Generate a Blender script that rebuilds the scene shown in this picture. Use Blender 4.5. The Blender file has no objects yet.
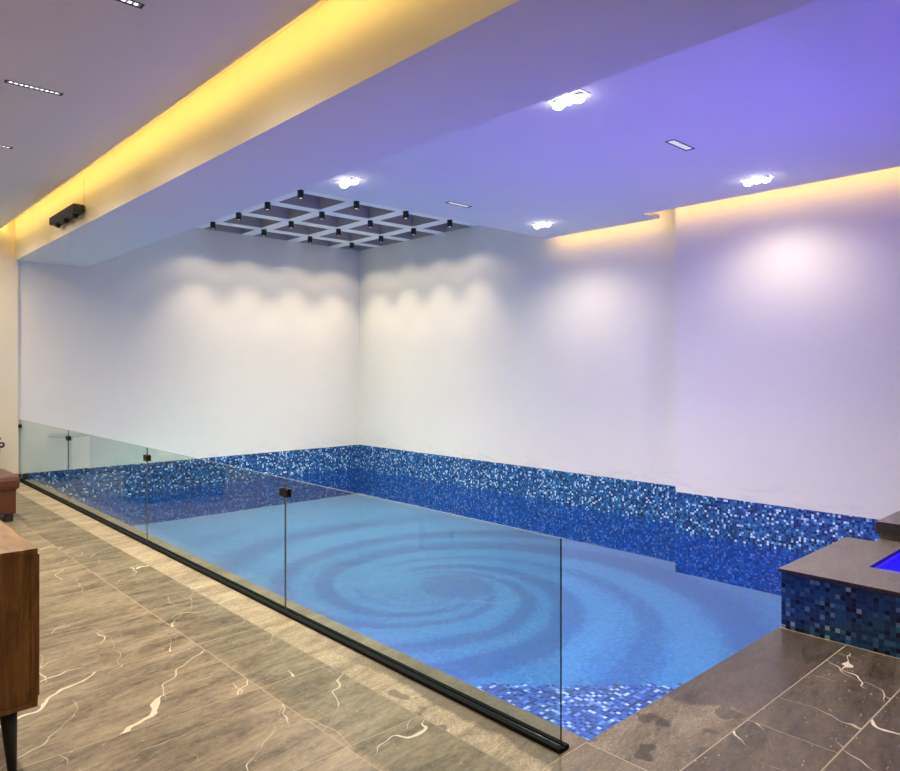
import bpy, bmesh, math, random
from mathutils import Vector, Matrix
random.seed(7)
PI = math.pi
scn = bpy.context.scene
COL = scn.collection

# ------------------------------------------------------------------ node helpers
class NT:
    def __init__(s, name, rough=0.5, color=(.8, .8, .8), metallic=0.0, spec=0.5):
        s.m = bpy.data.materials.new(name); s.m.use_nodes = True
        s.t = s.m.node_tree; s.t.nodes.clear()
        s.out = s.n('ShaderNodeOutputMaterial')
        s.b = s.n('ShaderNodeBsdfPrincipled')
        s.b.inputs['Base Color'].default_value = (*color, 1)
        s.b.inputs['Roughness'].default_value = rough
        s.b.inputs['Metallic'].default_value = metallic
        s.b.inputs['Specular IOR Level'].default_value = spec
        s.l(s.b.outputs[0], s.out.inputs[0])
    def n(s, t, **kw):
        nd = s.t.nodes.new(t)
        for k, v in kw.items(): setattr(nd, k, v)
        return nd
    def l(s, a, b): s.t.links.new(a, b)
    def set(s, sock, v):
        if isinstance(v, bpy.types.NodeSocket): s.l(v, sock)
        elif isinstance(v, (tuple, list)) and sock.type == 'RGBA' and len(v) == 3: sock.default_value = (*v, 1)
        else: sock.default_value = v
    def math(s, op, a, b=None, c=None, clamp=False):
        nd = s.n('ShaderNodeMath', operation=op, use_clamp=clamp)
        s.set(nd.inputs[0], a)
        if b is not None: s.set(nd.inputs[1], b)
        if c is not None: s.set(nd.inputs[2], c)
        return nd.outputs[0]
    def vmath(s, op, a, b=None):
        nd = s.n('ShaderNodeVectorMath', operation=op)
        s.set(nd.inputs[0], a)
        if b is not None: s.set(nd.inputs[1], b)
        return nd.outputs[0]
    def pos(s): return s.n('ShaderNodeTexCoord').outputs['Object']
    def xyz(s, v):
        nd = s.n('ShaderNodeSeparateXYZ'); s.l(v, nd.inputs[0]); return nd.outputs
    def comb(s, x, y, z):
        nd = s.n('ShaderNodeCombineXYZ')
        for i, v in enumerate((x, y, z)): s.set(nd.inputs[i], v)
        return nd.outputs[0]
    def noise(s, vec, scale, detail=3, rough=.5, dist=0.0, out=0):
        nd = s.n('ShaderNodeTexNoise'); s.l(vec, nd.inputs['Vector'])
        nd.inputs['Scale'].default_value = scale; nd.inputs['Detail'].default_value = detail
        nd.inputs['Roughness'].default_value = rough; nd.inputs['Distortion'].default_value = dist
        return nd.outputs[out]
    def ramp(s, fac, stops, interp='LINEAR'):
        nd = s.n('ShaderNodeValToRGB'); s.l(fac, nd.inputs[0]); cr = nd.color_ramp; cr.interpolation = interp
        while len(cr.elements) < len(stops): cr.elements.new(.5)
        for e, (p, c) in zip(cr.elements, stops):
            e.position = p; e.color = (*c, 1) if isinstance(c, tuple) else (c, c, c, 1)
        return nd.outputs[0]
    def mix(s, fac, a, b):
        nd = s.n('ShaderNodeMix', data_type='RGBA')
        s.set(nd.inputs[0], fac); s.set(nd.inputs[6], a); s.set(nd.inputs[7], b)
        return nd.outputs[2]
    def sstep(s, v, a, b):
        nd = s.n('ShaderNodeMapRange', interpolation_type='SMOOTHSTEP')
        s.set(nd.inputs[0], v); nd.inputs[1].default_value = a; nd.inputs[2].default_value = b
        return nd.outputs[0]
    def bump(s, h, strength, dist=.01):
        nd = s.n('ShaderNodeBump'); nd.inputs['Strength'].default_value = strength
        nd.inputs['Distance'].default_value = dist
        s.l(h, nd.inputs['Height']); s.l(nd.outputs[0], s.b.inputs['Normal']); return nd
    def base(s, c): s.set(s.b.inputs['Base Color'], c)

def plaster(name, col, stain=False):
    n = NT(name, .85, col, spec=.2)
    p = n.pos()
    f = n.noise(p, 1.3, 4, .6)
    c = n.mix(f, tuple(v * .96 for v in col), tuple(min(1, v * 1.03) for v in col))
    if stain:   # pale lime bloom left by splashing just above the mosaic
        x, y, z = n.xyz(p)
        q = n.noise(n.comb(n.math('MULTIPLY', n.math('ADD', x, y), 1.0), 0.0, n.math('MULTIPLY', z, 3.5)), 2.2, 6, .65, .6)
        low = n.sstep(z, .42, .10)
        k = n.math('MULTIPLY', n.sstep(q, .50, .60), low)
        c = n.mix(n.math('MULTIPLY', k, .35), c, (.62, .63, .66))
    n.base(c)
    n.bump(n.noise(p, 180, 2), .06, .002)
    return n.m

# ---- glass mosaic: square tiles with a grout line; axes = which world axes run in the surface
def mosaic(name, axes, stops, size=.025, low=None, rough=.32, grout=(.06, .12, .22), swirl=None):
    n = NT(name, rough, spec=.4)
    p = n.pos()
    q = n.vmath('ADD', p, (.0123, .0117, .0031))
    sc = n.vmath('MULTIPLY', q, (1 / size,) * 3)
    cell = n.vmath('FLOOR', sc); fr = n.vmath('FRACTION', sc)
    wn = n.n('ShaderNodeTexWhiteNoise', noise_dimensions='3D')
    cs = n.xyz(cell)
    fs = n.xyz(fr)
    cc = n.comb(*[cs[i] if i in axes else 0.0 for i in range(3)])
    n.l(cc, wn.inputs['Vector'])
    r = wn.outputs['Value']
    rc = n.xyz(wn.outputs['Color'])
    col = n.ramp(r, stops, 'CONSTANT')
    if low:
        zt, stops2 = low
        col2 = n.ramp(r, stops2, 'CONSTANT')
        zj = n.math('ADD', n.math('MULTIPLY', cs[2], size), n.math('MULTIPLY', rc[1], .10))
        col = n.mix(n.math('GREATER_THAN', zj, zt), col2, col)
    if swirl: col = swirl(n, cs, rc, r, col, size)
    m = None
    for i in axes:
        d = n.math('ABSOLUTE', n.math('SUBTRACT', fs[i], .5))
        g = n.math('GREATER_THAN', d, .455)
        m = g if m is None else n.math('MAXIMUM', m, g)
    v = n.math('MULTIPLY_ADD', rc[0], .3, .85)
    col = n.vmath('MULTIPLY', col, n.comb(v, v, v))
    n.base(n.mix(m, col, grout))
    n.set(n.b.inputs['Roughness'], n.math('MULTIPLY_ADD', m, .5, rough))
    n.bump(n.math('SUBTRACT', 1.0, m), .25, .002)
    return n.m

BLUES = [(0, (.006, .015, .07)), (.20, (.008, .05, .20)), (.40, (.014, .10, .32)), (.62, (.025, .17, .44)),
         (.79, (.06, .26, .52)), (.87, (.34, .50, .72)), (.94, (.56, .68, .84))]
BLUES_LOW = [(0, (.004, .045, .24)), (.3, (.005, .07, .34)), (.6, (.007, .10, .42)), (.88, (.013, .15, .50))]
NAVY = [(0, (.006, .012, .05)), (.14, (.01, .04, .13)), (.5, (.014, .065, .18)), (.78, (.03, .11, .24)),
        (.90, (.09, .17, .29)), (.972, (.24, .30, .36))]
LIGHT_T, MID_T, DARK_T = (.055, .29, .66), (.032, .215, .58), (.014, .135, .46)

def galaxy(n, cs, rc, r, col, size):
    # a spiral laid out in tiles of three blues, centred on the pool floor
    X = n.math('MULTIPLY', cs[0], size); Y = n.math('MULTIPLY', cs[1], size)
    dx = n.math('SUBTRACT', X, 4.98); dy = n.math('SUBTRACT', Y, 5.70)
    p = n.comb(dx, dy, 0.0)
    w1 = n.noise(p, .9, 3, .55)
    rr = n.math('SQRT', n.math('ADD', n.math('MULTIPLY', dx, dx), n.math('MULTIPLY', dy, dy)))
    rr = n.math('ADD', rr, n.math('MULTIPLY', n.math('SUBTRACT', w1, .5), .22))
    rr = n.math('MAXIMUM', rr, .03)
    th = n.math('ARCTAN2', dy, dx)
    ph = n.math('ADD', th, n.math('DIVIDE', n.math('LOGARITHM', rr, math.e), .29))
    # periodic noise on the phase circle makes arms of unequal width
    cx = n.math('COSINE', ph); sx = n.math('SINE', ph)
    arm = n.noise(n.comb(cx, sx, n.math('MULTIPLY', rr, .12)), 1.9, 2, .5)
    s4 = n.math('SINE', n.math('MULTIPLY_ADD', ph, 5.0, -6.4))
    s2 = n.math('SINE', n.math('MULTIPLY_ADD', ph, 2.0, 1.2))
    v = n.math('ADD', n.math('MULTIPLY', s4, .34), n.math('MULTIPLY', s2, .16))
    v = n.math('ADD', v, n.math('MULTIPLY', n.math('SUBTRACT', arm, .5), 1.1))
    # heart of the spiral: one pale lobe, one dark lobe
    def lobe(x0, y0, rad):
        a = n.math('SUBTRACT', dx, x0); b = n.math('SUBTRACT', dy, y0)
        d = n.math('SQRT', n.math('ADD', n.math('MULTIPLY', a, a), n.math('MULTIPLY', b, b)))
        return n.sstep(d, rad, rad * .45)
    core = n.sstep(rr, .95, .55)
    v = n.math('MULTIPLY', v, n.math('SUBTRACT', 1.0, n.math('MULTIPLY', core, .8)))
    v = n.math('SUBTRACT', v, n.math('MULTIPLY', lobe(-.12, .72, .55), .5))
    v = n.math('ADD', v, n.math('MULTIPLY', lobe(.30, -.10, .50), .6))
    v = n.math('ADD', v, n.math('MULTIPLY', n.math('SUBTRACT', rc[2], .5), .30))
    fade = n.sstep(rr, 4.6, 2.8)
    v = n.math('ADD', n.math('MULTIPLY', v, fade), n.math('MULTIPLY_ADD', fade, .24, -.24))
    c = n.mix(n.sstep(v, -.20, .0), LIGHT_T, MID_T)
    c = n.mix(n.sstep(v, .06, .20), c, DARK_T)
    # plain random mix of tiles on the slope by the near corner
    e = n.math('ADD', n.math('ADD', n.math('MULTIPLY', X, .68), n.math('MULTIPLY', Y, .73)),
               n.math('MULTIPLY', n.math('SUBTRACT', n.noise(n.comb(X, Y, 0.0), 5.0, 2), .5), .35))
    e = n.math('ADD', e, n.math('MULTIPLY', rc[1], .06))
    return n.mix(n.math('LESS_THAN', e, 5.28), c, col)

CORNER = [(0, (.006, .015, .18)), (.24, (.015, .05, .36)), (.54, (.045, .12, .50)), (.78, (.17, .30, .66)), (.90, (.58, .68, .88))]

M = {}
M['wall'] = plaster('white plaster', (.83, .795, .73), True)
M['beige'] = plaster('warm white plaster', (.82, .745, .60))
M['ceil'] = plaster('ceiling paint', (.76, .735, .69))
M['lattice'] = plaster('white lattice paint', (.88, .86, .82))
M['coffer'] = plaster('coffer shade grey', (.46, .42, .40))  # shade of the unlit coffer interiors, put into the colour
M['mos_x'] = mosaic('blue mosaic facing x', (1, 2), BLUES, low=(-.34, BLUES_LOW))
M['mos_y'] = mosaic('blue mosaic facing y', (0, 2), BLUES, low=(-.34, BLUES_LOW))
M['mos_floor'] = mosaic('spiral mosaic floor', (0, 1), CORNER, .030, rough=.3, grout=(.10, .30, .55), swirl=galaxy)
M['spa_x'] = mosaic('navy mosaic facing x', (1, 2), NAVY, .0267, rough=.25, grout=(.02, .035, .07))
M['spa_y'] = mosaic('navy mosaic facing y', (0, 2), NAVY, .0267, rough=.25, grout=(.02, .035, .07))
M['spa_in'] = NT('spa liner', .4, (.12, .12, .85)).m

def stone(name, a, b, vein=(.74, .66, .52), veins=True, rough=.42, damp=None):
    n = NT(name, rough, spec=.45)
    g = n.n('ShaderNodeNewGeometry')
    rnd = g.outputs['Random Per Island']
    p = n.pos()
    off = n.comb(n.math('MULTIPLY', rnd, 37.0), n.math('MULTIPLY', rnd, 91.0), n.math('MULTIPLY', rnd, 13.0))
    q = n.vmath('ADD', p, off)
    x, y, z = n.xyz(q)
    st = n.comb(n.math('ADD', n.math('MULTIPLY', x, .9), n.math('MULTIPLY', y, .1)),
                n.math('ADD', n.math('MULTIPLY', x, -.5), n.math('MULTIPLY', y, 3.0)), z)
    f1 = n.noise(st, 2.4, 10, .72, .6)
    f2 = n.noise(q, 34, 4, .7)
    f3 = n.noise(n.vmath('MULTIPLY', st, (6, 6, 6)), 2.4, 6, .75)
    f = n.math('ADD', n.math('ADD', n.math('MULTIPLY', f1, .62), n.math('MULTIPLY', f2, .16)), n.math('MULTIPLY', f3, .27))
    c = n.ramp(f, [(.41, a), (.64, b)])
    if veins:
        # long tapering white veins running one way across the slab, thin hairlines between them
        A = math.radians(57); ca, sa = math.cos(A), math.sin(A)
        u = n.math('ADD', n.math('MULTIPLY', x, ca), n.math('MULTIPLY', y, sa))
        vv = n.math('ADD', n.math('MULTIPLY', x, -sa), n.math('MULTIPLY', y, ca))
        def lines(off, k, warp, width, msc, m0, tilt):
            # streaks at irregular spacing: a warped ramp across the vein direction, cut where it crosses a level
            qq = n.vmath('ADD', q, off)
            t = n.math('ADD', vv, n.math('MULTIPLY', u, tilt))
            t = n.math('ADD', n.math('MULTIPLY', t, k), n.math('MULTIPLY', n.noise(qq, .9, 4, .55), warp))
            dd = n.math('ABSOLUTE', n.math('SUBTRACT', n.math('FRACT', t), .5))
            mk = n.sstep(n.noise(qq, msc, 2), m0, m0 + .14)
            ww = n.math('MULTIPLY', n.math('MULTIPLY', n.math('MULTIPLY_ADD', n.noise(qq, 7.0, 3), 1.6, -.3), mk), width)
            return n.math('LESS_THAN', dd, ww)
        v1 = lines((0, 0, 0), 1.5, 2.2, .030, 1.5, .50, 0.0)
        v2 = n.math('MULTIPLY', lines((5.3, 1.7, 0), 2.4, 2.4, .014, 1.6, .46, .12), .75)
        v3 = n.math('MULTIPLY', lines((2.1, 8.7, 0), 2.2, 2.0, .010, 1.8, .50, -.5), .55)
        v2 = n.math('MAXIMUM', v2, v3)
        fl = n.math('MULTIPLY', n.sstep(n.noise(st, 30, 2, .4), .70, .75), .45)
        c = n.mix(n.math('MAXIMUM', n.math('MAXIMUM', v1, v2), fl), c, vein)
    if not veins:
        g2 = n.noise(p, 95, 3, .8)
        c = n.mix(n.sstep(g2, .44, .64), c, n.vmath('MULTIPLY', c, (1.7, 1.65, 1.6)))
    if damp:   # puddled splash marks: darker, smoother, with their own outlines
        wet = damp(n, p)
        c = n.mix(n.math('MULTIPLY', wet, .62), c, tuple(v * .22 for v in a))
        n.set(n.b.inputs['Roughness'], n.math('MULTIPLY_ADD', wet, -.20, rough))
    n.base(c)
    n.bump(n.math('ADD', n.math('MULTIPLY', f1, .6), n.math('MULTIPLY', f2, .4)), .35, .004)
    return n.m

def damp_side(n, p):      # along the fence: a wet fringe beside the channel
    x, y, z = n.xyz(p)
    e = n.math('ADD', x, n.math('MULTIPLY', n.math('SUBTRACT', n.noise(p, 5.0, 3), .5), .18))
    far = n.sstep(y, 3.6, 2.4)
    a = n.math('MULTIPLY', n.sstep(e, 2.08, 2.11), n.sstep(y, 3.6, 2.6))
    blob = n.math('MULTIPLY', n.sstep(n.noise(p, 6.5, 1), .60, .63), far)
    inner = n.math('MULTIPLY', n.math('GREATER_THAN', x, 2.24), .8)
    return n.math('MAXIMUM', n.math('MAXIMUM', a, blob), inner)
def damp_front(n, p):     # by the near end: wet towards the tub, footprints and drips elsewhere
    x, y, z = n.xyz(p)
    e = n.math('ADD', n.math('ADD', x, n.math('MULTIPLY', y, .25)), n.math('MULTIPLY', n.math('SUBTRACT', n.noise(p, 4.0, 3), .5), .20))
    blob = n.sstep(n.noise(n.vmath('ADD', p, (3.1, .6, 0)), 6.5, 1), .58, .61)
    return n.math('MAXIMUM', n.sstep(e, 3.36, 3.40), blob)

M['stone'] = stone('grey brown marble tile', (.072, .053, .028), (.37, .295, .190))
M['stone_d'] = stone('dimmed marble tile by the tub', (.04, .031, .02), (.15, .12, .085))  # same marble, darkened in colour where less lamplight reaches the deck
M['cope_s'] = stone('sanded stone coping', (.20, .155, .10), (.48, .395, .285), veins=False, rough=.6, damp=damp_side)
M['cope_f'] = stone('damp stone coping', (.065, .052, .036), (.24, .20, .155), veins=False, rough=.5, damp=damp_front)
M['slab'] = stone('tub slab stone', (.10, .088, .084), (.165, .148, .140), veins=False, rough=.42)
M['slab_dk'] = stone('dark stone and rim shade', (.014, .012, .011), (.030, .026, .024), veins=False, rough=.4)  # dark step faces; on the rim edges it paints in the overhang shadow
M['grout'] = NT('pale grout', .9, (.45, .38, .28)).m
M['black'] = NT('black anodised metal', .35, (.012, .011, .010), .3).m
M['blackm'] = NT('matt black paint', .55, (.012, .012, .012)).m
M['channel'] = NT('dull black channel', .75, (.004, .004, .004), spec=.15).m
M['white'] = NT('white lacquer', .35, (.8, .8, .78)).m
M['pale'] = NT('grey lacquer', .4, (.10, .10, .095)).m
M['skirt'] = NT('dark stone skirting', .4, (.05, .042, .035)).m
M['door'] = NT('grey painted door', .5, (.25, .25, .24)).m
M['jug'] = NT('dark glazed clay', .3, (.03, .016, .01)).m
M['rubber'] = NT('black rubber', .7, (.02, .02, .02)).m
M['grille'] = NT('dark reflector', .3, (.05, .05, .05), .4).m

def leather():
    n = NT('brown leather', .42, (.13, .042, .022)); p = n.pos()
    n.base(n.mix(n.noise(p, 9, 4), (.07, .022, .012), (.13, .042, .023)))
    v = n.n('ShaderNodeTexVoronoi'); n.l(p, v.inputs['Vector']); v.inputs['Scale'].default_value = 160
    n.bump(v.outputs[0], .15, .002); return n.m
M['leather'] = leather()
def wood():
    n = NT('walnut veneer', .4); p = n.pos(); x, y, z = n.xyz(p)
    q = n.comb(n.math('MULTIPLY', x, 9.0), n.math('MULTIPLY', y, 1.2), n.math('MULTIPLY', z, 1.2))
    f = n.noise(q, 3.0, 7, .62, .9)
    n.base(n.ramp(f, [(.3, (.12, .05, .012)), (.52, (.26, .115, .028)), (.72, (.42, .20, .055))]))
    n.bump(f, .12, .002); return n.m
M['wood'] = wood()

def emit(name, col, strength):
    n = NT(name); e = n.n('ShaderNodeEmission'); e.inputs[0].default_value = (*col, 1); e.inputs[1].default_value = strength
    n.l(e.outputs[0], n.out.inputs[0]); return n.m
WARM = (1, .64, .13)
M['led_l'] = emit('amber led tape', WARM, 17)
M['led_r'] = emit('amber led tape over the pool', WARM, 20)
M['lens'] = emit('white led lens', (1, .97, .92), 14)
M['lens_s'] = emit('small white led lens', (1, .95, .86), 3.0)
M['lens_d'] = emit('dim led lens', (1, .95, .86), 1.2)
M['lens_w'] = emit('warm led lens', (1, .9, .72), 1.6)
M['spa_lamp'] = emit('blue led lens', (.12, .04, 1), 8)

def clear(name, tint, ior, rough=0.0, bump=None):
    # see-through sheet: Fresnel mirror over a tinted transparent body (front faces mirror, back faces only transmit)
    n = NT(name); t = n.n('ShaderNodeBsdfTransparent'); t.inputs[0].default_value = (*tint, 1)
    g = n.n('ShaderNodeBsdfGlossy'); g.inputs['Roughness'].default_value = rough
    f = n.n('ShaderNodeFresnel'); f.inputs[0].default_value = ior
    geo = n.n('ShaderNodeNewGeometry')
    k = n.math('MULTIPLY', f.outputs[0], n.math('SUBTRACT', 1.0, geo.outputs['Backfacing']))
    if bump:
        h = bump(n); b = n.n('ShaderNodeBump'); b.inputs['Strength'].default_value = .06; b.inputs['Distance'].default_value = .02
        n.l(h, b.inputs['Height']); n.l(b.outputs[0], g.inputs['Normal'])
    m = n.n('ShaderNodeMixShader'); n.l(k, m.inputs[0]); n.l(t.outputs[0], m.inputs[1]); n.l(g.outputs[0], m.inputs[2])
    n.l(m.outputs[0], n.out.inputs[0]); return n.m
M['glass'] = clear('clear glass', (.85, .925, .905), 1.75)
M['glass_edge'] = NT('green glass edge', .2, (.006, .022, .022)).m
M['glass_joint'] = NT('frosted glass joint', .3, (.09, .12, .12)).m
M['glass_top'] = NT('polished glass edge', .2, (.12, .17, .16)).m
M['water'] = clear('still water', (.74, .88, .97), 1.33, bump=lambda n: n.noise(n.pos(), 2.2, 2))
M['spa_water'] = clear('tub water', (.45, .45, .98), 1.33)

# ------------------------------------------------------------------ mesh helpers
def add_box(bm, x0, x1, y0, y1, z0, z1, mi=0, bevel=0.0, top=None):
    vs = [bm.verts.new(p) for p in [(x0, y0, z0), (x1, y0, z0), (x1, y1, z0), (x0, y1, z0),
                                    (x0, y0, z1), (x1, y0, z1), (x1, y1, z1), (x0, y1, z1)]]
    fs = []
    for idx in [(0, 3, 2, 1), (4, 5, 6, 7), (0, 1, 5, 4), (1, 2, 6, 5), (2, 3, 7, 6), (3, 0, 4, 7)]:
        f = bm.faces.new([vs[i] for i in idx]); f.material_index = mi; fs.append(f)
    if bevel:
        es = list({e for f in fs for e in f.edges})
        r = bmesh.ops.bevel(bm, geom=es, offset=bevel, segments=2, affect='EDGES', profile=.6)
        for f in r['faces']: f.material_index = mi
    return fs
def add_cyl(bm, p0, p1, r0, r1=None, seg=24, mi=0, caps=True):
    r1 = r0 if r1 is None else r1
    a, b = Vector(p0), Vector(p1); d = (b - a).normalized()
    u = d.orthogonal().normalized(); v = d.cross(u)
    A, B = [], []
    for i in range(seg):
        t = 2 * PI * i / seg; w = u * math.cos(t) + v * math.sin(t)
        A.append(bm.verts.new(a + w * r0)); B.append(bm.verts.new(b + w * r1))
    for i in range(seg):
        f = bm.faces.new([A[i], A[(i + 1) % seg], B[(i + 1) % seg], B[i]]); f.material_index = mi; f.smooth = True
    if caps:
        f = bm.faces.new(A[::-1]); f.material_index = mi
        f = bm.faces.new(B); f.material_index = mi
def add_lathe(bm, prof, cx=0, cy=0, seg=32, mi=0):
    rings = []
    for r, z in prof:
        if r < 1e-5: rings.append([bm.verts.new((cx, cy, z))])
        else: rings.append([bm.verts.new((cx + r * math.cos(2 * PI * i / seg), cy + r * math.sin(2 * PI * i / seg), z)) for i in range(seg)])
    for a, b in zip(rings, rings[1:]):
        for i in range(seg):
            j = (i + 1) % seg
            q = [a[i % len(a)], a[j % len(a)], b[j % len(b)], b[i % len(b)]]
            q = list(dict.fromkeys(q))
            if len(q) > 2:
                f = bm.faces.new(q); f.smooth = True; f.material_index = mi
def add_prism(bm, pts, z0, z1, mi=0):
    lo = [bm.verts.new((x, y, z0)) for x, y in pts]; hi = [bm.verts.new((x, y, z1)) for x, y in pts]
    k = len(pts)
    bm.faces.new(hi).material_index = mi; bm.faces.new(lo[::-1]).material_index = mi
    for i in range(k):
        j = (i + 1) % k
        bm.faces.new([lo[i], lo[j], hi[j], hi[i]]).material_index = mi
def add_torus(bm, c, R, r, axis='Y', seg=20, ring=8, a0=0, a1=2 * PI, mi=0):
    closed = abs(a1 - a0 - 2 * PI) < 1e-6; k = seg if closed else seg + 1
    rings = []
    for i in range(k):
        t = a0 + (a1 - a0) * i / seg; row = []
        for j in range(ring):
            s = 2 * PI * j / ring; q = R + r * math.cos(s); h = r * math.sin(s)
            v = {'Y': (q * math.cos(t), h, q * math.sin(t)), 'Z': (q * math.cos(t), q * math.sin(t), h), 'X': (h, q * math.cos(t), q * math.sin(t))}[axis]
            row.append(bm.verts.new(Vector(c) + Vector(v)))
        rings.append(row)
    for i in range(seg):
        a, b = rings[i], rings[(i + 1) % k]
        for j in range(ring):
            f = bm.faces.new([a[j], b[j], b[(j + 1) % ring], a[(j + 1) % ring]]); f.smooth = True; f.material_index = mi
    if not closed:
        bm.faces.new(rings[0]); bm.faces.new(rings[-1][::-1])
def mesh(name, bm, mats, parent=None, loc=None):
    bmesh.ops.recalc_face_normals(bm, faces=bm.faces[:])
    me = bpy.data.meshes.new(name); bm.to_mesh(me); bm.free()
    for m in (mats if isinstance(mats, (list, tuple)) else [mats]): me.materials.append(m)
    o = bpy.data.objects.new(name, me); COL.objects.link(o)
    if parent: o.parent = parent
    if loc: o.location = loc
    return o
def boxes(name, lst, mats, parent=None, bevel=0.0, loc=None):
    bm = bmesh.new()
    for b in lst: add_box(bm, *b[:6], mi=b[6] if len(b) > 6 else 0, bevel=bevel)
    return mesh(name, bm, mats, parent, loc)
def tag(o, label, cat, group=None):
    o['label'] = label; o['category'] = cat
    if group: o['group'] = group
    return o
def thing(name, label, cat, loc=(0, 0, 0), group=None):
    o = bpy.data.objects.new(name, None); COL.objects.link(o); o.location = loc; o.empty_display_size = .1
    return tag(o, label, cat, group)
def struct(o): o['kind'] = 'structure'; return o
def copy_thing(root, loc, label):
    r = root.copy(); COL.objects.link(r); r.location = loc; r['label'] = label
    for ch in list(root.children):
        c = ch.copy(); COL.objects.link(c); c.parent = r
        for g in list(ch.children):
            d = g.copy(); COL.objects.link(d); d.parent = c
    return r
def lamp(kind, loc, power, color, rot=None, **kw):
    L = bpy.data.lights.new('lamp_light', kind); L.energy = power; L.color = color
    for k, v in kw.items(): setattr(L, k, v)
    o = bpy.data.objects.new('lamp_light', L); COL.objects.link(o); o.location = loc
    if rot: o.rotation_euler = rot
    return o

# ------------------------------------------------------------------ dimensions
XW, XP, YSTEP = 7.91, 7.55, 4.25       # long wall, its projecting part and where it steps
YW, YB = 11.116, 11.07                  # far wall by the pool, far wall of the lounge
ZTOP, ZP, ZL, ZB = 3.82, 3.37, 3.416, 3.012
XB0, XB1 = 2.15, 3.05                  # beam
XC = 1.974
YN = 1.706                              # near end of the pool
ZWATER, ZFLOOR, ZM = -.385, -.86, .083
def px(y): return 2.350   # inner edge of the side coping
XF = 2.215
X0, Y0 = -3.6, -3.2                     # unseen extents of the room

# ------------------------------------------------------------------ floor
bm = bmesh.new()
G = .0023
GY = .0032
def tile(x0, x1, y0, y1, mi): add_box(bm, x0 + G, x1 - G, y0 + GY, y1 - GY, -.012, 0, mi)
ys = [3.05 + .72 * k for k in range(-9, 12)]
for y0_, y1_ in zip(ys, ys[1:]):
    y1c = min(y1_, YB)
    if y1c - y0_ < .05: continue
    for x0_, x1_ in ((-4.16, -2.72), (-2.72, -1.28), (-1.28, .157), (.157, 1.597), (1.597, 1.975)):
        tile(max(x0_, X0), x1_, max(y0_, Y0), y1c, 0)
for y0_, y1_ in ((Y0, -1.2), (-1.2, .26), (.26, 1.706)):
    tile(1.975, 2.33, y0_, y1_, 1 if y1_ > 1 else 0)
for y0_, y1_ in ((-2.35, -1.63), (-1.63, -.91), (-.91, -.19), (-.19, .53), (.53, 1.345)):
    xs = (2.33, 2.99, 4.205) if y1_ > 1 else (2.33, 3.70, 4.205)
    if y1_ > 1:
        tile(2.33, 2.99, .985, 1.345, 3); tile(2.99, 4.205, .985, 1.345, 3); tile(2.33, 3.7, .53, .985, 3); tile(3.7, 4.205, .53, .985, 3)
    else:
        for a, b in zip(xs, xs[1:]): tile(a, b, y0_, y1_, 3)
# coping: long strip by the fence (inner edge slightly out of parallel), and near-end strip
cy = [1.706, 4.4, 7.1, 9.2, 11.1]
for a, b in zip(cy, cy[1:]):
    add_prism(bm, [(1.975 + G, a + G), (px(a), a + G), (px(b), b - G), (1.975 + G, b - G)], -.012, 0, 1)
for a, b in ((2.333, 4.205),):
    add_prism(bm, [(a + G, 1.345 + G), (b - G, 1.345 + G), (b - G, YN), (a + G, YN)], -.012, 0, 2)
# grout bed under the tiles
add_box(bm, X0, 2.34, Y0, YN, -.05, -.0005, 4); add_box(bm, X0, 2.34, YN, YB, -.05, -.0005, 4)
add_box(bm, 2.34, 4.22, Y0, YN - .002, -.05, -.0005, 4)
floor = struct(mesh('floor', bm, [M['stone'], M['cope_s'], M['cope_f'], M['stone_d'], M['grout']]))
add = None
bm = bmesh.new(); add_box(bm, 4.22, XW + .2, Y0, YN - .02, -.05, -.0025)
struct(mesh('floor_beyond_tub', bm, M['stone_d']))

# ------------------------------------------------------------------ pool basin
bm = bmesh.new()
T = .10
add_box(bm, 2.2, XW + T, YN - T, YW + T, ZFLOOR - .1, ZFLOOR, 2)
add_box(bm, 2.2, XW, YN - T, YN - .006, ZFLOOR, -.05, 1)                 # near end
add_prism(bm, [(2.2, YN), (px(YN) - .012, YN), (px(YW) - .012, YW), (2.2, YW)], ZFLOOR, -.012, 0)   # fence side
add_box(bm, XW - .006, XW + T, YSTEP, YW + T, ZFLOOR, ZM, 0)
add_box(bm, XP - .006, XW + T, YN - T, YSTEP, ZFLOOR, ZM, 0)
add_box(bm, 2.32, XW, YW - .006, YW + T, ZFLOOR, ZM, 1)
struct(mesh('pool_basin', bm, [M['mos_x'], M['mos_y'], M['mos_floor']]))
bm = bmesh.new()
vs = [bm.verts.new(p) for p in [(px(YN) - .01, YN - .004, ZWATER), (XP - .004, YN - .004, ZWATER), (XP - .004, YSTEP + .002, ZWATER), (XW - .004, YSTEP + .002, ZWATER),
                                (XW - .004, YW - .004, ZWATER), (px(YW) - .01, YW - .004, ZWATER)]]
bm.faces.new(vs)
w = mesh('pool_water', bm, M['water']); w['kind'] = 'stuff'
tag(w, 'still clear blue water filling the indoor swimming pool', 'water')

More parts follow.
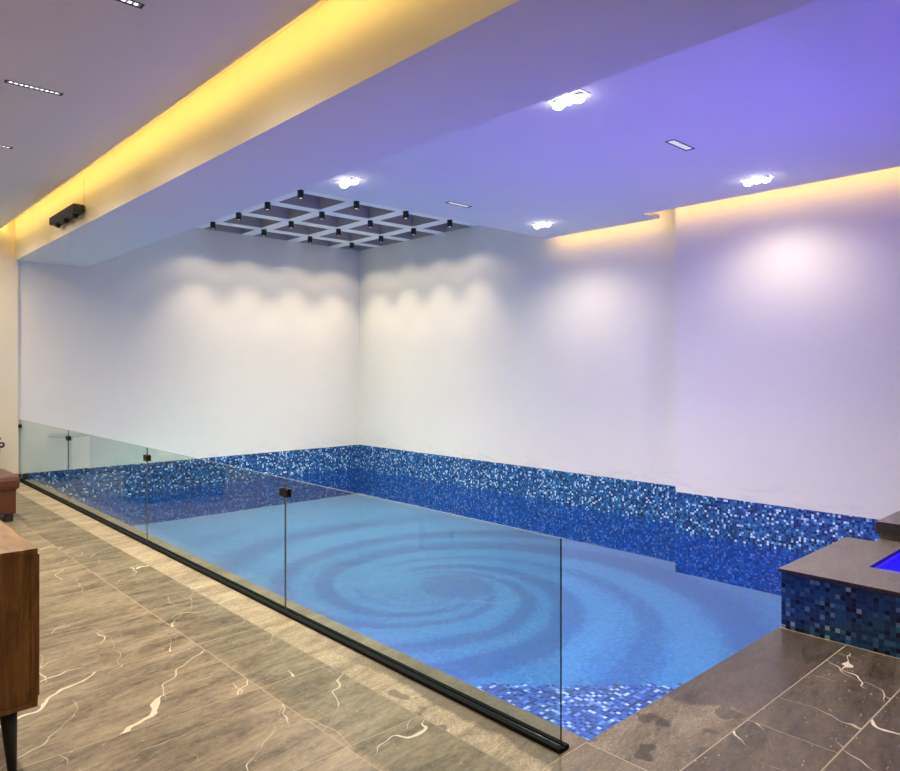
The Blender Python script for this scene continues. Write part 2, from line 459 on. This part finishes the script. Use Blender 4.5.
# ------------------------------------------------------------------ walls
struct(boxes('wall_right', [(XW, XW + .2, YSTEP, YW + .2, ZM, ZTOP), (XP, XW + .2, Y0, YSTEP, ZM, ZTOP), (XP, XW + .2, Y0, YN - .1, -.05, ZM)], M['wall']))
struct(boxes('wall_far', [(XB0, XW, YW, YW + .2, ZM, ZTOP)], M['wall']))
struct(boxes('wall_lounge', [(1.33, 2.185, YB, YB + .25, 0, 3.6), (X0, .33, YB, YB + .25, 0, 3.6), (.33, 1.33, YB, YB + .25, 2.2, 3.6)], M['beige']))
struct(boxes('door_1', [(.33, 1.33, YB + .08, YB + .12, 0, 2.2)], M['door']))
struct(boxes('baseboard_far', [(1.33, 2.178, YB - .012, YB, 0, .095), (X0, .33, YB - .012, YB, 0, .095)], M['skirt']))
struct(boxes('wall_left', [(X0 - .15, X0, Y0, YB + .2, 0, 3.6)], M['beige']))
struct(boxes('wall_behind', [(X0 - .15, XW + .2, Y0 - .15, Y0, -.05, ZTOP)], M['beige']))
# ------------------------------------------------------------------ ceilings
struct(boxes('ceiling_lounge', [(X0, XC, Y0, YB, ZL, ZL + .04), (X0, XB0, Y0, YB, 3.56, 3.6)], M['ceil']))
struct(boxes('ceiling_beam', [(XB0, XB1, Y0, YW, ZB, ZTOP)], M['ceil']))
E1 = 7.72
bm = bmesh.new()
add_prism(bm, [(XB1, Y0), (E1 - .35, Y0), (E1 - .35, 4.56), (E1, 4.56), (E1, 6.335), (XB1, 6.335)], ZP, ZP + .04)
struct(mesh('ceiling_pool', bm, M['ceil']))
# coffered ceiling over the far end: a white lattice, the coffers open to a slab above
LX = [4.71 + .87 * k for k in range(4)]; LY = [7.91 + .87 * k for k in range(4)]
bm = bmesh.new()
hb = .105
zt = ZTOP + .32
add_box(bm, XB1, LX[0] + hb - .0, 6.0, YW, ZTOP, zt)                         # plain part by the beam
for k, x in enumerate(LX[1:]): add_box(bm, x - hb, x + hb, LY[0] + hb, YW, ZTOP, zt)
add_box(bm, LX[0] + hb, XW, 6.0, LY[0] + hb, ZTOP, zt)
ex = [LX[0] + hb] + [v for x in LX[1:] for v in (x - hb, x + hb)] + [XW]
for y in LY[1:]:
    for a, b in zip(ex[0::2], ex[1::2]): add_box(bm, a, b, y - hb, y + hb, ZTOP, zt)
bmesh.ops.recalc_face_normals(bm, faces=bm.faces[:])
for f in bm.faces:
    if f.normal.z > -.5: f.material_index = 1  # inner faces take the painted shade
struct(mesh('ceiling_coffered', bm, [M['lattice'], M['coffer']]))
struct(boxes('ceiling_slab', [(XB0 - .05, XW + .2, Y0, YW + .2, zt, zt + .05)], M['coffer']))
struct(boxes('ceiling_void', [(XB1, XW + .2, Y0, 6.0, ZTOP, ZTOP + .04)], M['ceil']))
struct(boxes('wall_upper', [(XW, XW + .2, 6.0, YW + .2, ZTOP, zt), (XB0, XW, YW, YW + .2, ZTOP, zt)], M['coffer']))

# ------------------------------------------------------------------ amber cove tape
t = boxes('led_strip', [(XC, XC + .012, Y0 + .05, YB - .02, ZL + .012, ZL + .034)], M['led_l'])
tag(t, 'amber led tape hidden in the cove beside the long beam', 'led strip')
t = boxes('led_strip', [(E1, E1 + .010, 4.60, 6.33, ZP + .012, ZP + .032)], M['led_r'])
tag(t, 'short amber led tape in the ceiling gap along the recessed poolside wall', 'led strip')
t = boxes('led_strip', [(E1 - .35, E1 - .34, Y0 + .05, 4.54, ZP + .012, ZP + .032)], M['led_r'])
tag(t, 'long amber led tape in the ceiling gap above the projecting poolside wall', 'led strip')

# ------------------------------------------------------------------ glass fence
fence = thing('glass_fence', 'frameless clear glass fence with black clips beside the pool', 'fence', (XF, 1.74, 0))
joints = [1.744, 3.90, 6.275, 8.72, 11.112]
zt_ = [.832] * 5
L = (-XF, -1.74, 0)
def fbox(name, b, m, bevel=0.0, parent=fence, mi=None):
    x0, x1, y0, y1, z0, z1 = b
    return boxes(name, [(x0 - XF, x1 - XF, y0 - 1.74, y1 - 1.74, z0, z1)], m, parent, bevel)
for a, b in zip(joints, joints[1:]):
    g = .0022
    o = fbox('glass_panel', (XF - .005, XF + .005, a + (0 if a == joints[0] else g), b - (g if b != joints[-1] else 0), .012, .834), [M['glass'], M['glass_edge'], M['glass_top'], M['glass_joint']])
    for f in o.data.polygons:
        if abs(f.normal.y) > .5: f.material_index = 1 if f.normal.y < 0 and a == joints[0] else 3
        elif f.normal.z > .5: f.material_index = 2
        elif f.normal.z < -.5: f.material_index = 1
ch = bmesh.new()
Lf = joints[-1] - 1.725
for x0_, x1_, z0_, z1_ in ((-.036, -.008, 0, .016), (.008, .028, 0, .016), (-.008, .008, 0, .010)):
    add_box(ch, x0_, x1_, -.015, Lf, z0_, z1_)
mesh('base_channel', ch, M['channel'], fence)
for k, y in enumerate(joints[1:]):
    end = k == 3
    c = bmesh.new()
    y0_, y1_ = (y - .045, y) if end else (y - .050, y + .050)
    for s0, s1 in ((-.017, -.0065), (.0065, .017)):
        add_box(c, s0, s1, y0_ - 1.74, y1_ - 1.74, .718, .770, 0, .003)
    cl = mesh('clip', c, M['black'], fence)
    if not end:
        for yy in (y - .026, y + .026):
            c = bmesh.new(); add_cyl(c, (-.0175, yy - 1.74, .745), (-.021, yy - 1.74, .745), .008, seg=16)
            mesh('screw', c, M['blackm'], cl)

# ------------------------------------------------------------------ hot tub
tub = thing('hot_tub', 'raised hot tub clad in navy mosaic with grey stone rim', 'hot tub', (4.21, YN, 0))
ox, oy = 4.21, YN
def tbox(name, lst, m, parent=tub, bevel=0.0):
    return boxes(name, [(b[0] - ox, b[1] - ox, b[2] - oy, b[3] - oy, *b[4:]) for b in lst], m, parent, bevel)
YT0 = -.9
# the cladding mosaic is world aligned, so keep these meshes in tub space but offset the pattern through the part location
def clad(name, lst, mats):
    o = boxes(name, lst, mats, tub); o.location = (-ox, -oy, 0); return o
clad('tiled_side', [(4.210, 4.34, YT0, YN - .012, 0, .328, 0)], [M['spa_x']])
clad('tiled_end', [(4.34, 5.31, YN - .10, YN - .012, -.04, .328, 0)], [M['spa_y']])
bm = bmesh.new()
xr = 5.33
for x0_, x1_, y0_, y1_ in ((4.192, 4.615, YT0, 1.355), (4.192, xr, 1.355, 1.704), (xr, 5.44, YT0, 1.53), (4.615, xr, YT0, -.55)):
    add_box(bm, x0_ - ox, x1_ - ox, y0_ - oy, y1_ - oy, .328, .3480)
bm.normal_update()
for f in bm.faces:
    if abs(f.normal.z) < .5: f.material_index = 1  # upright rim edges darkened in colour for the overhang shadow
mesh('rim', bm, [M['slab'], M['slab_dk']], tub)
tbox('basin', [(4.615, 5.33, -.55, 1.355, -.02, .0), (4.60, 4.615, -.55, 1.355, 0, .325), (5.33, 5.345, -.55, 1.355, 0, .325),
               (4.615, 5.33, -.565, -.55, 0, .325), (4.615, 5.33, 1.355, 1.37, 0, .325)], M['spa_in'])
st = tbox('step', [(5.445, XP - .01, YT0, 1.53, -.02, .395)], M['slab'])
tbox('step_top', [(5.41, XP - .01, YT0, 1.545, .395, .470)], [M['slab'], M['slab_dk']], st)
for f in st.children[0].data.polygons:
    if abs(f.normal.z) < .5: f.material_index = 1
bm = bmesh.new()
vs = [bm.verts.new(p) for p in [(4.616, -.549, .312), (5.329, -.549, .312), (5.329, 1.354, .312), (4.616, 1.354, .312)]]
bm.faces.new(vs)
w = mesh('tub_water', bm, M['spa_water']); w['kind'] = 'stuff'
tag(w, 'glowing violet blue water inside the raised hot tub', 'water')

# ------------------------------------------------------------------ recessed lights
def downlight(loc, label):
    t = thing('recessed_downlight', label, 'ceiling light', loc, 'bright downlights in the pool ceiling')
    bm = bmesh.new()
    for b in ((-.06, .06, -.145, -.130), (-.06, .06, .130, .145), (-.06, -.048, -.130, .130), (.048, .06, -.130, .130)):
        add_box(bm, *b, -.006, .02)
    add_box(bm, -.048, .048, -.13, .13, .012, .02)
    mesh('trim_ring', bm, M['white'], t)
    for k, (yy, tilt) in enumerate(((-.085, .12), (0, -.10), (.085, .12))):
        bm = bmesh.new(); add_cyl(bm, (0, yy, .012), (tilt * .12, yy + tilt * .06, -.022), .036, .040, 24)
        h = mesh('spot_head', bm, M['white'], t)
        bm = bmesh.new(); add_lathe(bm, [(.041, -.016), (.044, -.024), (.040, -.040), (.026, -.052), (0, -.056)], tilt * .12, yy + tilt * .06, 24)
        mesh('lens', bm, M['lens'], h)
    return t
d0 = downlight((3.842, 2.965, ZP), 'bright white downlight on the violet ceiling nearest the camera beside the beam')
copy_thing(d0, (6.80, 2.965, ZP), 'bright white downlight above the projecting wall, at the right')
copy_thing(d0, (6.869, 5.71, ZP), 'small far bright downlight above the middle of the white poolside wall')
copy_thing(d0, (3.93, 5.71, ZP), 'far bright downlight beside the beam, just before the coffered ceiling')

def linear(loc, label, w=.026, cells=10, group=None, lens=None, tilt=False):
    t = thing('linear_downlight', label, 'ceiling light', loc, group)
    l = .172
    bm = bmesh.new()
    for b in ((-l, l, -w, -w + .007), (-l, l, w - .007, w), (-l, -l + .012, -w + .007, w - .007), (l - .012, l, -w + .007, w - .007)):
        add_box(bm, *b, -.004, .015)
    mesh('frame', bm, M['blackm'], t)
    bm = bmesh.new(); add_box(bm, -l + .012, l - .012, -w + .007, w - .007, .004, .014)
    mesh('reflector', bm, M['grille'], t)
    s = (2 * l - .04) / cells
    for k in range(cells):
        x = -l + .02 + s * (k + .5)
        bm = bmesh.new(); add_box(bm, x - s * .29, x + s * .29, -w + .011, w - .011, .0, .004)
        mesh('lens', bm, lens or M['lens_s'], t)
    return t
a0 = linear((1.16, 5.39, ZL), 'slim black linear downlight, fully visible one on the grey lounge ceiling', group='linear lights in the lounge ceiling')
copy_thing(a0, (1.148, 3.80, ZL), 'slim black linear downlight cut off by the top edge of the photo')
copy_thing(a0, (1.165, 6.975, ZL), 'farthest slim black linear downlight on the grey lounge ceiling, at the left edge')
b0 = linear((5.34, 2.965, ZP), 'dim black framed linear downlight on the violet ceiling, the nearer one', .040, 6, 'dim linear lights in the pool ceiling', M['lens_d'])
copy_thing(b0, (5.42, 5.71, ZP), 'dim black framed linear downlight, farther one near the coffered ceiling')

# 16 small cylinders under the lattice crossings
def cyl_light():
    t = thing('cylinder_downlight', '', 'ceiling light', (0, 0, 0), 'black cylinder lights on the coffered ceiling')
    bm = bmesh.new()
    add_lathe(bm, [(.0, 0), (.040, 0), (.040, -.102), (.037, -.105), (.031, -.105), (.029, -.094), (.0, -.094)], seg=24)
    mesh('housing', bm, M['blackm'], t)
    bm = bmesh.new(); add_cyl(bm, (0, 0, -.093), (0, 0, -.098), .027, seg=20)
    mesh('lens', bm, M['lens_w'], t)
    return t
ORD = ['first', 'second', 'third', 'fourth']
c0 = None
for j, y in enumerate(LY):
    for i, x in enumerate(LX):
        lab = 'black cylinder light, %s from the beam in the %s row %s' % (ORD[i], ORD[3 - j], 'counted from the far wall')
        if c0 is None:
            c0 = cyl_light(); c0.location = (x, y, ZTOP); c0['label'] = lab
        else: copy_thing(c0, (x, y, ZTOP), lab)
        lamp('SPOT', (x, y, ZTOP - .125), 84, (1, .85, .59), spot_size=math.radians(82), spot_blend=.85, shadow_soft_size=.03)
        lamp('SPOT', (x, y, ZTOP - .125), 13, (1, .84, .58), spot_size=math.radians(132), spot_blend=.45, shadow_soft_size=.03)

# adjustable spot bar on the beam face
bar = thing('spotlight_bar', 'black bar of three adjustable spotlights hung on the glowing beam face', 'wall light', (XB0, 8.28, 3.155))
bm = bmesh.new(); 
add_box(bm, -.125, -.012, -.47, .47, -.035, .050, 0, .014)
mesh('housing', bm, M['blackm'], bar)
bm = bmesh.new(); add_cyl(bm, (-.004, -.40, .03), (-.004, -.40, .345), .0035, seg=8)
mesh('cable', bm, M['beige'], bar)
for yy in (-.30, .22):
    bm = bmesh.new(); add_box(bm, -.012, 0, yy, yy + .08, -.02, .02); mesh('wall_bracket', bm, M['blackm'], bar)
for yy in (-.33, 0, .33):
    bm = bmesh.new(); add_torus(bm, (-.064, yy, -.040), .034, .006, 'X', 24, 8)
    g = mesh('gimbal', bm, M['black'], bar)
    bm = bmesh.new(); add_cyl(bm, (-.064, yy - .01, -.025), (-.070, yy + .012, -.062), .028, .032, 20)
    h = mesh('spot_head', bm, M['black'], g)

# ------------------------------------------------------------------ sideboard
cab = thing('sideboard', 'walnut sideboard on tapered black legs at the left edge', 'sideboard', (.65, 2.965, 0))
zb, ztp, W, D = .251, .84, .50, 1.60
bm = bmesh.new(); add_box(bm, -W, -.006, .006, D - .006, zb + .018, ztp - .022, 0, .002)
mesh('body', bm, M['wood'], cab)
bm = bmesh.new(); add_box(bm, -W - .004, 0, 0, D, ztp - .022, ztp, 0, .003)
mesh('top_panel', bm, M['wood'], cab)
bm = bmesh.new(); add_box(bm, -W - .004, 0, 0, D, zb - .002, zb + .018, 0, .003)
mesh('bottom_panel', bm, M['wood'], cab)
bm = bmesh.new()
add_box(bm, -.022, 0, 0, .006, zb + .018, ztp - .022); mesh('end_stile', bm, M['wood'], cab)
bm = bmesh.new(); add_box(bm, -W - .004, -W + .018, 0, .006, zb + .018, ztp - .022); mesh('end_stile', bm, M['wood'], cab)
for k in range(3):
    y0_ = .03 + k * .515
    bm = bmesh.new(); add_box(bm, -.006, .012, y0_, y0_ + .505, zb + .026, ztp - .03, 0, .002)
    d = mesh('door', bm, M['wood'], cab)
    bm = bmesh.new(); add_cyl(bm, (.012, y0_ + .44, .6), (.034, y0_ + .44, .6), .008, .012, 16)
    mesh('knob', bm, M['blackm'], d)
for x, y, sx, sy in ((-.085, .06, 1, -1), (-.42, .06, -1, -1), (-.085, D - .06, 1, 1), (-.42, D - .06, -1, 1)):
    bm = bmesh.new(); add_cyl(bm, (x + sx * .012, y + sy * .012, 0), (x, y, zb - .001), .014, .030, 24)
    mesh('leg', bm, M['blackm'], cab)

# ------------------------------------------------------------------ leather ottoman and jug
ot = thing('ottoman', 'brown leather ottoman on dark block feet beside the fence end', 'ottoman', (1.595, 8.08, 0))
bm = bmesh.new(); add_box(bm, -.95, -.012, .012, .72, .075, .315, 0, .015); mesh('base', bm, M['leather'], ot)
bm = bmesh.new(); fs = add_box(bm, -.97, .022, -.015, .745, .315, .455, 0, .045)
mesh('seat_cushion', bm, M['leather'], ot)
bm = bmesh.new(); add_box(bm, -.955, -.006, .004, .73, .309, .319, 0, .004); mesh('piping', bm, M['leather'], ot)
for x, y in ((-.07, .06), (-.90, .06), (-.07, .67), (-.90, .67)):
    bm = bmesh.new(); add_box(bm, x - .035, x + .035, y - .035, y + .035, 0, .078, 0, .004); mesh('foot', bm, M['blackm'], ot)
jug = thing('jug', 'dark rounded jug with a small loop handle standing on the brown ottoman', 'jug', (1.462, 8.66, .455))
bm = bmesh.new(); add_lathe(bm, [(0, .0), (.045, 0), (.058, .03), (.078, .14), (.085, .22), (.080, .28), (.06, .32), (.04, .34), (.035, .36), (.0, .365)], seg=32)
mesh('body', bm, M['jug'], jug)
bm = bmesh.new(); add_torus(bm, (.095, 0, .265), .022, .011, 'Y', 20, 8); mesh('handle', bm, M['jug'], jug)

# small white table whose reflection shows in the last fence panel
tb = thing('pedestal_table', 'small grey pedestal table reflected in the far fence panel', 'table', (1.67, 10.78, 0))
bm = bmesh.new(); add_lathe(bm, [(0, .0), (.17, 0), (.17, .012), (.06, .03), (.035, .10), (.028, .4), (.045, .585), (.0, .585)], seg=32); mesh('pedestal', bm, M['pale'], tb)
bm = bmesh.new(); add_lathe(bm, [(0, .585), (.25, .59), (.265, .61), (.26, .628), (.0, .63)], seg=40); mesh('table_top', bm, M['pale'], tb)

# ------------------------------------------------------------------ lamps
WHITE = (1, .86, .64)
for x, y, p in ((3.85, 2.965, 180), (6.80, 2.965, 27), (6.869, 5.71, 40), (3.94, 5.71, 150)):
    lamp('SPOT', (x, y, ZP - .10), p * 2.3, WHITE, spot_size=math.radians(152), spot_blend=.8, shadow_soft_size=.04)
for y in (-1.0, .6, 2.2, 3.8, 5.39, 6.975, 8.56, 10.1):
    lamp('SPOT', (1.16, y, ZL - .012), 158 if y > 3 else 26, (1, .86, .64), spot_size=math.radians(168), spot_blend=.85, shadow_soft_size=.08)
for x in (-1.6,):  # unseen second lounge row, added as fill light
    for y in (-1.0, 2.2, 5.39, 8.56):
        lamp('SPOT', (x, y, ZL - .012), 185 if y > 3 else 26, (1, .86, .64), spot_size=math.radians(168), spot_blend=.85, shadow_soft_size=.08)
# lamps under the water: leds, plus some added for tint
BLUE = (.10, .06, 1)
lamp('AREA', (4.97, .4, .03), 38, (.34, .13, 1), (PI, 0, 0), shape='RECTANGLE', size=.6, size_y=1.7, spread=math.radians(120))
for x in (4.5, 5.5):  # unseen pair at the near end, added to tint the pool ceiling violet
    lamp('AREA', (x, YN + .03, -.62), 22, (.34, .15, 1), (math.radians(146), 0, 0), shape='DISK', size=.2, spread=math.radians(105))
for y, p, c in ((3.6, 85, (.20, .05, 1)), (4.9, 60, (.16, .05, 1)), (9.6, 55, (.10, 1, .62))):  # violet leds on the fence side; the green one is added for a teal glow
    lamp('AREA', (px(y) + .02, y, -.70), p, c, (0, math.radians(-52), 0), shape='DISK', size=.36)

wd = bpy.data.worlds.new('World'); scn.world = wd; wd.use_nodes = True
wd.node_tree.nodes['Background'].inputs[0].default_value = (0.02, 0.02, 0.022, 1)

# ------------------------------------------------------------------ camera
cam = bpy.data.cameras.new('camera'); co = bpy.data.objects.new('camera', cam); COL.objects.link(co)
co.location = (0, 0, 1.5); co.rotation_euler = (PI / 2, 0, -math.radians(42.794))
cam.sensor_width = 36; cam.sensor_fit = 'HORIZONTAL'; cam.lens = 36 * 701.435 / 900
cam.shift_y = -14.4 / 900; cam.clip_start = .05
scn.camera = co
scn.view_settings.view_transform = 'Standard'; scn.view_settings.look = 'None'
scn.view_settings.gamma = 1; scn.view_settings.use_curve_mapping = False
scn.view_settings.exposure = .1
scn.cycles.max_bounces = 10; scn.cycles.diffuse_bounces = 5; scn.cycles.transparent_max_bounces = 12
scn.cycles.sample_clamp_indirect = 6
